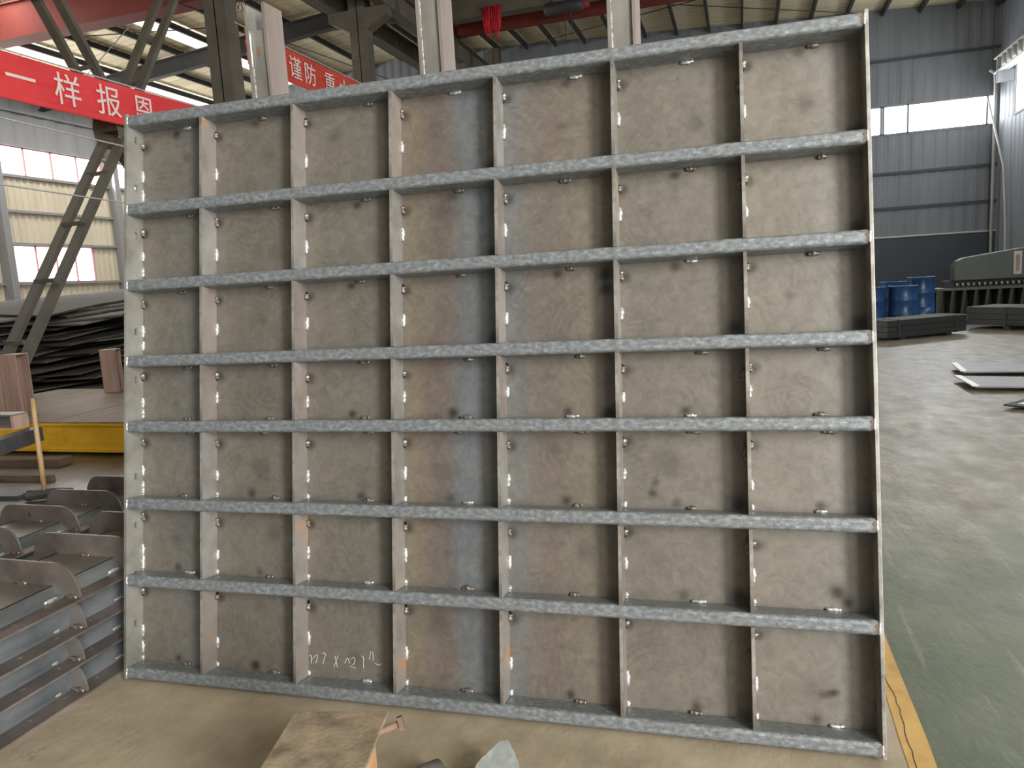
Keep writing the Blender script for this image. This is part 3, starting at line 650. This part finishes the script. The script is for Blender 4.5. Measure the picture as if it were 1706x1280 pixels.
# ------------------------------------------------------------ posts behind the panel
def post(x0, x1, y, ztop, zweb, label, dep=.12):
    e = empty('steel_post', ((x0+x1)/2, y, 0), label=label, cat='post', group='welded steel posts behind the panel')
    w = (x1-x0)/2; t = .014
    MB().box(-w, -w+t, 0, dep, .02, ztop).build('side_plate', 'post_steel', e, bevel=.0015)
    MB().box(w-t, w, 0, dep, .02, ztop).build('side_plate', 'post_side', e, bevel=.0015)
    MB().box(-w+t, w-t, .012, .024, .02, zweb).build('web_plate', 'post_steel', e)
    MB().box(-w+t, w-t, dep-.024, dep-.012, .02, zweb).build('web_plate', 'post_steel', e)
    MB().box(-w-.06, w+.06, -.02, dep+.06, 0, .02).build('base_plate', 'post_steel', e)
    for s in (-1, 1):
        pts = [(s*(w-t), .010, 1.9+.05*k) for k in range(int((zweb-1.9)/.05)+1)]
        MB().tube(pts, [.0035+.0018*random.random() for _ in pts], 6).build('weld_seam', 'weld_dull' , e, True)
        MB().tube([(s*(w-t), .006, zweb-.14+.02*k) for k in range(8)], [.004+.002*random.random() for _ in range(8)], 6).build('weld_seam', 'weld', e, True)
    return e
e = post(-1.862, -1.766, 2.672, 2.632, 2.535, 'leftmost welded steel post, open at the top with a rust patch')
o = MB().prism([(-.014, 2.452), (-.004, 2.435), (.004, 2.445), (.002, 2.470), (-.010, 2.476)], 1, .0105, .0125).build('rust_mark', 'rust_patch', e)
post(-1.137, -1.037, 2.690, 3.3, 3.3, 'middle welded steel post rising out of frame with pinkish side')
post(-.432, -.332, 2.712, 3.3, 3.3, 'rightmost welded steel post rising behind the panel top')

# ------------------------------------------------------------ stacked bracket segments at left
def unit(x1, y0, y1, z, ribs_y, label, top, lg=0):
    """x1 right edge; flange top at z"""
    e = empty('bracket_segment', (x1, (y0+y1)/2, z), label=label, cat='bracket', group='stacked bracket segments')
    a, c = y0-(y0+y1)/2, y1-(y0+y1)/2; wd = .61; t = .008
    for s in (0, 1):
        me = holed_plate([(0, a), (.088, a), (.088, c), (0, c)], [slot(.034, q, .013, .026) for q in np.arange(a+.1, c, .15)], t)
        link('flange', me, 'bracket_brown', e, (-.088 if s == 0 else -wd, 0, -t/2))
    hgt = .040 if top else .1145; ins = .055 if top else .018
    for s in (0, 1):
        xo = -.086 if s == 0 else -wd+.086; d = -ins if s == 0 else ins
        MB().prism([(xo, -t), (xo, 0), (xo+d, hgt), (xo+d-math.copysign(.008, d)*-1, hgt), (xo+math.copysign(.008, d), -t)], 1, a, c).build('side_wall', 'bracket_blue', e)
    MB().box(-wd+.086+ins, -.086-ins, a, c, hgt-.007, hgt).build('pan_plate', 'plate_grey', e)
    rh = .135 if top else .1145
    for k, yy in enumerate(ribs_y):
        q = yy-(y0+y1)/2
        pl = [(-.012, .0005)]
        for n_ in range(9):
            th = n_*PI/2/8; xx, zz = -.125+.113*math.cos(th), .005+.130*math.sin(th)
            if zz <= rh: pl.append((xx, zz))
        if not top: pl.append((-.125+.113*math.cos(math.asin(min(1, (rh-.005)/.13))), rh))
        pl2 = [(-wd-x_, z_) for x_, z_ in pl[::-1]]
        inn = [(-wd+.086+.002, .0005), (-wd+.086+ins, hgt+.0005), (-.086-ins, hgt+.0005), (-.088, .0005)]
        o = MB().prism(pl+pl2+inn, 1, q-.005, q+.005).build('rib', 'bracket_brown' if top else 'plate_grey', e)
        for wx, wz, rot in ((-.05, .004, PI/2), (-.30, hgt+.004, PI/2)):
            if wz > .05 and not top: continue
            b_ = link('weld_bead', DULL[k % 4], None, e, (wx, q-.009, wz), (0, rot, 0), (1, 1, 1.1))
        link('weld_bead', BEADS[k % 4], None, e, (-.093, q-.06, .008), (PI/2, 0, 0))
    return e
rb = [1.05, 1.37, 1.69, 2.1, 2.4, 2.7, 3.0]
names = ['bottom bracket segment of the near stack, flange resting on the floor', 'second bracket segment from the bottom in the near stack', 'third bracket segment from the bottom in the near stack', 'topmost bracket segment of the near stack with brown rounded ribs']
for k in range(4): unit(-2.45+[0, -.006, .004, -.002][k], 1.0, 3.15, .008+.1235*k, [q+[-.03, -.02, 0, 0][k] for q in rb], names[k], k == 3)
names = ['bottom bracket segment of the far stack by the hammer', 'middle bracket segment of the far stack by the hammer', 'topmost bracket segment of the far stack with a dark spot on its rib']
rb2 = [2.10, 2.40, 2.70, 3.05, 3.35, 3.65]
for k in range(3): e = unit(-3.50, 2.0, 3.8, .008+.130*k, rb2, names[k], k == 2)
o = MB().lathe([(.012, 0), (.010, .0015)], 14).build('hole_disc', 'black_steel', e, loc=(-.36, 3.05-2.9-.0052, .075), rot=(PI/2, 0, 0)); o.scale = (1, 1.3, 1)  # added black disc standing in for the dark hole in the rib

# ------------------------------------------------------------ yellow flat car with deck, blocks, plate pile
e = empty('flat_car', (-7.4, 6.9, 0), label='yellow edged flat car with rusty steel deck', cat='cart')
MB().box(-1.85, 3.0, -1.17, -1.155, .045, .325).build('side_web', 'yellow_paint', e)
MB().box(-1.85, 3.0, -1.20, -1.08, .30, .325).build('top_flange', 'yellow_paint', e); MB().box(-1.85, 3.0, -1.20, -1.08, .03, .05).build('bottom_flange', 'yellow_paint', e)
MB().box(-1.85, 3.0, 1.10, 1.12, .05, .325).build('side_web', 'yellow_paint', e)
xx = -1.87
for k in range(4):
    w = [1.2, 1.25, 1.2, 1.25][k]; MB().box(xx, xx+w-.012, -1.19, 1.14, .326, .338+.003*(k % 2)).build('deck_plate', 'rust_deck', e); xx += w
for x in (-1.2, 2.2):
    for y in (-.8, .8): MB().tube([(x, y-.06, .12), (x, y+.06, .12)], .12, 20).build('wheel', 'black_steel', e)
def block(x, y, z, w, d, h, rz, label, g='upright steel beam offcuts on the flat car'):
    e = empty('beam_offcut', (x, y, z), (0, 0, rz), label, 'beam', g)
    MB().box(-w/2, w/2, -d/2, -d/2+.018, 0, h).build('flange', 'rust_red', e); MB().box(-w/2, w/2, d/2-.018, d/2, 0, h).build('flange', 'rust_red', e)
    MB().box(-.010, .010, -d/2+.018, d/2-.018, 0, h).build('web', 'rust_red', e)
    MB().box(-w/2-.004, w/2+.004, -d/2-.004, d/2+.004, h, h+.012).build('cap_plate', 'rust_red', e)
block(-7.98, 6.18, .342, .19, .19, .64, .25, 'red brown upright beam offcut on the flat car, left of the pair')
block(-7.74, 6.20, .342, .20, .19, .655, .15, 'red brown upright beam offcut on the flat car, beside the hammer handle')
block(-7.98, 7.75, .342, .20, .20, .55, .5, 'grey brown upright beam offcut near the plate pile, by the panel edge')
block(-7.60, 7.80, .342, .20, .20, .56, .5, 'dark upright beam offcut just behind the panel left edge')
# irregular pile of thin plates beyond the column row
Rp = random.Random(5); NPL = 34
def pile_h(x, y, t):      # common warp so that neighbouring plates nest
    return (t*.085-.005)*(y-9.0) + (t*.035-.01)*(-10.5-x) + .05*t*math.sin(x*1.3)+.05*t*math.cos(y*1.1+.5)
order = {33: 'topmost plate of the untidy steel pile at left', 32: 'second plate from the top of the untidy steel pile', 31: 'third plate from the top of the untidy steel pile'}
for k in range(NPL):
    t = k/(NPL-1); lx_, ly_ = Rp.uniform(3.2, 4.9), Rp.uniform(3.4, 5.6); th_ = .031
    cx_, cy_ = -12.95+Rp.uniform(-.3, .3)-.25*t, 11.3+Rp.uniform(-.55, .55)+.4*t; az = Rp.uniform(-.36, .36)+(.4 if k % 5 == 0 else -.3 if k % 7 == 3 else 0)
    hx = .5*(lx_*abs(math.cos(az))+ly_*abs(math.sin(az))); cx_ = min(cx_, -10.22-hx)
    nx_ = 8; mb = MB(); z = .03+.0385*k; cut = Rp.uniform(.0, .25)
    def wp(i, j):
        a_, b_ = -lx_/2+lx_*i/nx_, -ly_/2+ly_*j/nx_
        if k % 3 == 1 and j == 0: b_ += cut*i
        x, y = cx_+a_*math.cos(az)-b_*math.sin(az), cy_+a_*math.sin(az)+b_*math.cos(az)
        return a_, b_, pile_h(x, y, t)-pile_h(cx_, cy_, t)
    P_ = [[wp(i, j) for j in range(nx_+1)] for i in range(nx_+1)]
    gt = [[mb.bm.verts.new((x, y, h+th_)) for x, y, h in r_] for r_ in P_]; gb = [[mb.bm.verts.new(p) for p in r_] for r_ in P_]
    for i in range(nx_):
        for j in range(nx_):
            mb.bm.faces.new((gt[i][j], gt[i+1][j], gt[i+1][j+1], gt[i][j+1])); mb.bm.faces.new((gb[i][j], gb[i][j+1], gb[i+1][j+1], gb[i+1][j]))
    for i in range(nx_):
        for aa, bb_ in (((i, 0), (i+1, 0)), ((i+1, nx_), (i, nx_)), ((0, i+1), (0, i)), ((nx_, i), (nx_, i+1))):
            mb.bm.faces.new((gb[aa[0]][aa[1]], gb[bb_[0]][bb_[1]], gt[bb_[0]][bb_[1]], gt[aa[0]][aa[1]]))
    o = mb.build('steel_plate', 'plate_dark', loc=(cx_, cy_, z+pile_h(cx_, cy_, t)), rot=(0, 0, az))
    tag(o, order.get(k, 'thin dark steel plate in the untidy pile behind the bracing'), 'plate', 'plates in the untidy pile at left')
# black channel and beam on trestles, hammer leaning on it
e = empty('steel_channel', (-5.36, 4.1, .43), (0, 0, math.atan2(.5, -.167)-PI/2), 'black drilled channel bar with the hammer leaning on it', 'channel')
me = holed_plate([(-.75, 0), (.42, 0), (.42, .112), (-.75, .112)], [slot(q, .062, .012, .013) for q in (-.6, -.35, -.1, .1, .28)], .008)
link('web', me, 'black_steel', e, (.05, 0, 0), (PI/2, 0, PI/2))
for zz in (0, .104): MB().box(-.05, .05, -.75, .42, zz, zz+.008).build('flange', 'black_steel', e)
e = empty('i_beam_piece', (-6.55, 4.42, .545), (0, 0, .02), 'grey brown beam piece with orange flange edge lying on the black channel', 'beam')
MB().box(-.9, .98, -.07, .07, 0, .014).build('flange', 'rust_orange', e); MB().box(-.9, .98, -.07, .07, .110, .124).build('flange', 'plate_grey', e); MB().box(-.9, .98, -.006, .006, .014, .110).build('web', 'plate_grey', e)
MB().box(.955, .985, -.068, .068, .014, .110).build('end_plate', 'rust_red', e)
for k, (x, y, h, lb) in enumerate(((-5.16, 3.45, .43, 'steel trestle under the near end of the black channel'), (-7.2, 4.42, .545, 'steel trestle under the left end of the beam piece'))):
    e = empty('trestle', (x, y, 0), label=lb, cat='trestle')
    MB().box(-.1, .1, -.1, .1, h-.012, h).build('top_plate', 'black_steel', e); MB().box(-.05, .05, -.05, .05, .012, h-.012).build('leg', 'black_steel', e); MB().box(-.18, .18, -.18, .18, 0, .012).build('base_plate', 'black_steel', e)
e = empty('sledgehammer', (-5.27, 4.31, 0), label='sledgehammer standing on its head with wooden handle leaning up', cat='hammer')
MB().tube([(0, 0, .055), (-.03, .03, .30), (-.075, .07, .60), (-.10, .10, .79)], [.017, .020, .019, .016], 12).build('handle', 'wood_handle', e, True)
MB().tube([(-.102, .102, .775), (-.108, .108, .80)], .0185, 12).build('grip_tape', 'green_tape', e, True)
hd = MB().tube([(-.12, -.075, .045), (-.105, -.066, .045), (-.055, -.035, .045), (.055, .035, .045), (.11, .07, .048), (.17, .11, .055)], [.036, .044, .038, .040, .030, .012], 8).build('head', 'black_steel', e)
for k, (x0, y0, x1, y1, w, h, m, lb) in enumerate(((-7.8, 5.18, -6.2, 5.33, .16, .07, 'timber', 'dark timber plank on the floor in front of the flat car'), (-7.2, 4.72, -5.75, 4.80, .05, .05, 'timber', 'thin dark timber batten on the floor beside the hammer'), (-6.6, 4.20, -5.52, 4.34, .14, .03, 'black_steel', 'dark blue grey flat bar on the floor left of the hammer head'))):
    o = MB().bar((x0, y0, h/2), (x1, y1, h/2), w, h).build('timber_batten' if k < 2 else 'flat_bar', m); tag(o, lb, 'timber' if k < 2 else 'bar')

# ------------------------------------------------------------ foreground pieces
e = empty('rusty_stool', (-1.065, 1.50, 0), (0, 0, .225), 'rusty plate topped stool with a big bolt, at the bottom edge', 'stool')
MB().box(-.137, .137, -.36, .235, .290, .300).build('top_plate', 'rust_table', e, bevel=.0012)
MB().prism([(.133, .289), (.133, .0), (.08, .0), (.10, .18), (.118, .289)], 1, -.28, .10).build('side_web', 'rust_orange', e)
MB().prism([(-.125, .289), (-.135, .0), (-.09, .0), (-.115, .289)], 1, -.28, .10).build('side_web', 'rust_orange', e)
MB().box(-.115, .115, .04, .055, .0, .289).build('cross_plate', 'rust_orange', e)
b_ = MB().tube([(.06, .165, .250), (.172, .205, .277)], .0105, 14).build('bolt', 'rust_bolt', e, True)
d = Vector((.125, .04, .027)).normalized(); p0 = Vector((.172, .205, .277))
MB().tube([p0, p0+d*.014], .021, 6).build('bolt_head', 'rust_bolt', b_)
MB().box(.06, .10, .13, .19, .20, .289).build('lug', 'rust_orange', e)
def scrap(name, outline, th, m, loc, rot, label):
    mb = MB(); rr = random.Random(3)
    pl = []
    for a, c in zip(outline, outline[1:]+outline[:1]):
        for k in range(6):
            t = k/6; pl.append((a[0]+(c[0]-a[0])*t+rr.uniform(-.003, .003), a[1]+(c[1]-a[1])*t+rr.uniform(-.003, .003)))
    mb.prism(pl, 2, 0, th); o = mb.build(name, m, loc=loc, rot=rot, bevel=.0015); return tag(o, label, 'scrap')
scrap('steel_offcut', [(-.085, -.02), (-.065, .055), (-.035, .10), (-.005, .135), (.012, .138), (.045, .095), (.105, 0), (.10, -.12), (-.09, -.12)], .010, 'torn_steel', (-.70, 1.82, .062), (math.radians(26), math.radians(4), .08), 'bright jagged flame cut offcut at the bottom edge')
o = MB().tube([(0, 0, .04), (.03, .055, .045), (.06, .11, .045)], [.036, .04, .03], 16).build('pipe_offcut', 'plate_grey', loc=(-.955, 1.775, 0), smooth=True); tag(o, 'small grey rounded pipe offcut between stool and jagged offcut', 'scrap')

# ------------------------------------------------------------ far right: drums, bundles, shear, sheets
def drum(x, y, z, label, h=.90):
    e = empty('oil_drum', (x, y, z), label=label, cat='drum', group='blue drums by the end wall')
    r = .285; pf = [(r-.01, 0), (r, .015), (r, .28)]
    for zz in (.30, .60): pf += [(r, zz-.02), (r+.012, zz), (r, zz+.02)]
    pf += [(r, h-.015), (r+.006, h-.005), (r-.01, h), (r-.02, h-.015), (.01, h-.015)]
    MB().lathe(pf, 28).build('barrel', 'drum_blue', e, True)
    MB().lathe([(.03, 0), (.03, .012)], 10).build('bung', 'pipe_light', e, loc=(.16, .05, h-.015))
    return e
drum(2.64, 17.45, 0, 'leftmost blue oil drum, cut off by the panel edge'); drum(3.26, 17.5, 0, 'middle front blue oil drum beside the panel edge'); drum(3.22, 18.4, .02, 'blue oil drum in the shaded gap behind the front ones', .95); drum(3.86, 18.8, .08, 'rightmost and tallest standing blue oil drum', .95)
o = MB().box(2.9, 4.3, 18.1, 19.2, 0, .02).build('drum_pallet', 'timber'); tag(o, 'low dark pallet under the rear blue drums', 'pallet')
o = MB().box(3.57, 4.15, 18.5, 19.1, .02, .08).build('drum_block', 'timber'); tag(o, 'dark block under the tallest blue drum', 'block')
def bundle(name, a, b, wdt, h, z0, label, ncut):
    a = Vector(a); b = Vector(b); d = (b-a); L_ = d.length; ang = math.atan2(d.y, d.x)
    e = empty(name, (a.x, a.y, 0), (0, 0, ang), label, 'steel bundle', 'wrapped steel bundles')
    nl = 3; hh_ = h/nl
    for k in range(nl): MB().box(.02*(k % 2), L_-.015*((k+1) % 2), .006*(k % 2), wdt, z0+k*hh_, z0+(k+1)*hh_-.006).build('layer', 'bundle', e)
    MB().box(0, L_, 0, wdt, z0+h, z0+h+.012).build('cover', 'bundle_top', e)
    for t in ncut: MB().box(L_*t-.02, L_*t+.02, -.008, wdt+.008, z0-.005, z0+h+.018).build('strap', 'machine_dark', e)
    for t in (.22, .80): MB().box(L_*t-.06, L_*t+.06, .05, wdt-.05, 0, z0).build('skid', 'machine_dark', e)
bundle('steel_bundle', (2.50, 14.75), (4.02, 15.75), .62, .30, .06, 'dark low wrapped steel bundle in front of the blue drums', (.14, .86))
bundle('steel_bundle', (4.30, 16.9), (6.6, 14.3), .85, .34, .08, 'dark wrapped steel bundle in front of the green shear at right edge', (.22, .7))
e = empty('guillotine_shear', (6.6, 20.2, 0), label='large green guillotine shear machine at the right edge', cat='machine')
pl = [(-1.78, .86), (-1.80, 1.20), (-1.72, 1.32), (-1.58, 1.39), (-.4, 1.55), (.5, 1.62), (1.7, 1.62), (1.7, .86)]
MB().prism(pl, 1, -.20, .20).build('upper_beam', 'machine_green', e, bevel=.02)
MB().box(-1.95, 1.75, -.02, .35, .70, .86).build('blade_recess', 'machine_dark', e)  # dark block fills the gap below the beam, its shade put into the colour
tm = MB()
for i in range(30): tm.tube([(-1.70+.115*i, -.11, .735), (-1.70+.115*i, -.11, .80)], .024, 8)
o = tm.build('hold_down_row', 'label_white', e, True); tag(o, kind='stuff')
MB().box(-2.2, 1.75, -.45, .30, .64, .70).build('table', 'machine_green', e, bevel=.01)
lm = MB().prism([(-.44, .64), (-.05, .64), (-.05, .05), (-.22, .05)], 0, -.03, .03).me()
for i in range(16): link('bracket', lm, 'machine_green', e, (-2.1+.24*i, 0, 0))
MB().box(-2.15, 1.7, .05, .30, .0, .64).build('base', 'machine_dark', e)  # dark colour stands in for the shade in the gaps between the brackets
MB().box(-2.3, 1.75, -.30, .4, .0, .06).build('foot', 'machine_green', e)
for s in (-1.45, 1.5): MB().box(s, s+.14, .20, .95, 0, 1.35).build('side_frame', 'machine_green', e)
MB().box(-.58, -.42, -.215, -.20, .95, 1.48).build('name_plate', 'label_white', e)
MB().box(-.54, -.46, -.219, -.215, 1.02, 1.40).build('print_strip', 'rust_red', e)
MB().box(-1.02, -.74, -.206, -.20, 1.30, 1.44).build('maker_plate', 'machine_green', e)
def sheet(poly, z0, label, m='sheet_bright', th=.018):
    c = Vector((sum(p[0] for p in poly)/len(poly), sum(p[1] for p in poly)/len(poly)))
    e = empty('steel_sheet', (c.x, c.y, 0), label=label, cat='sheet', group='sheets lying on the aisle floor')
    MB().prism([(p[0]-c.x, p[1]-c.y) for p in poly], 2, z0, z0+th).build('sheet', m, e)
    a, b = Vector(poly[0]), Vector(poly[1])
    MB().bar((a.x-c.x, a.y-c.y, z0+th+.004), (b.x-c.x, b.y-c.y, z0+th+.004), .07, .012).build('bent_edge', 'sheet_edge', e)
    for t in (.25, .75):
        p = Vector(poly[0]).lerp(Vector(poly[2]), t)-c
        MB().box(p.x-.06, p.x+.06, p.y-.06, p.y+.06, 0, z0).build('packer', 'timber', e)
    return e
sheet([(2.67, 11.0), (2.58, 10.2), (5.2, 10.0), (5.4, 10.65)], .05, 'grey steel sheet on the aisle floor, farthest of the three')
sheet([(2.44, 9.9), (2.42, 9.1), (5.0, 8.75), (5.1, 9.3)], .04, 'grey steel sheet with bright bent end, middle of the three')
e = empty('steel_sheet', (3.0, 8.1, 0), label='white sheet corner at the right edge, nearest of the three', cat='sheet', group='sheets lying on the aisle floor')
MB().prism([(-.62, -.05), (.3, -.90), (1.2, .1), (.2, .85)], 2, .03, .045).build('sheet', 'machine_dark', e)
MB().prism([(-.50, -.04), (.32, -.80), (1.1, .1), (.2, .75)], 2, .046, .050).build('film', 'sheet_white', e)
MB().box(-.2, .6, -.2, .3, 0, .03).build('packer', 'timber', e)
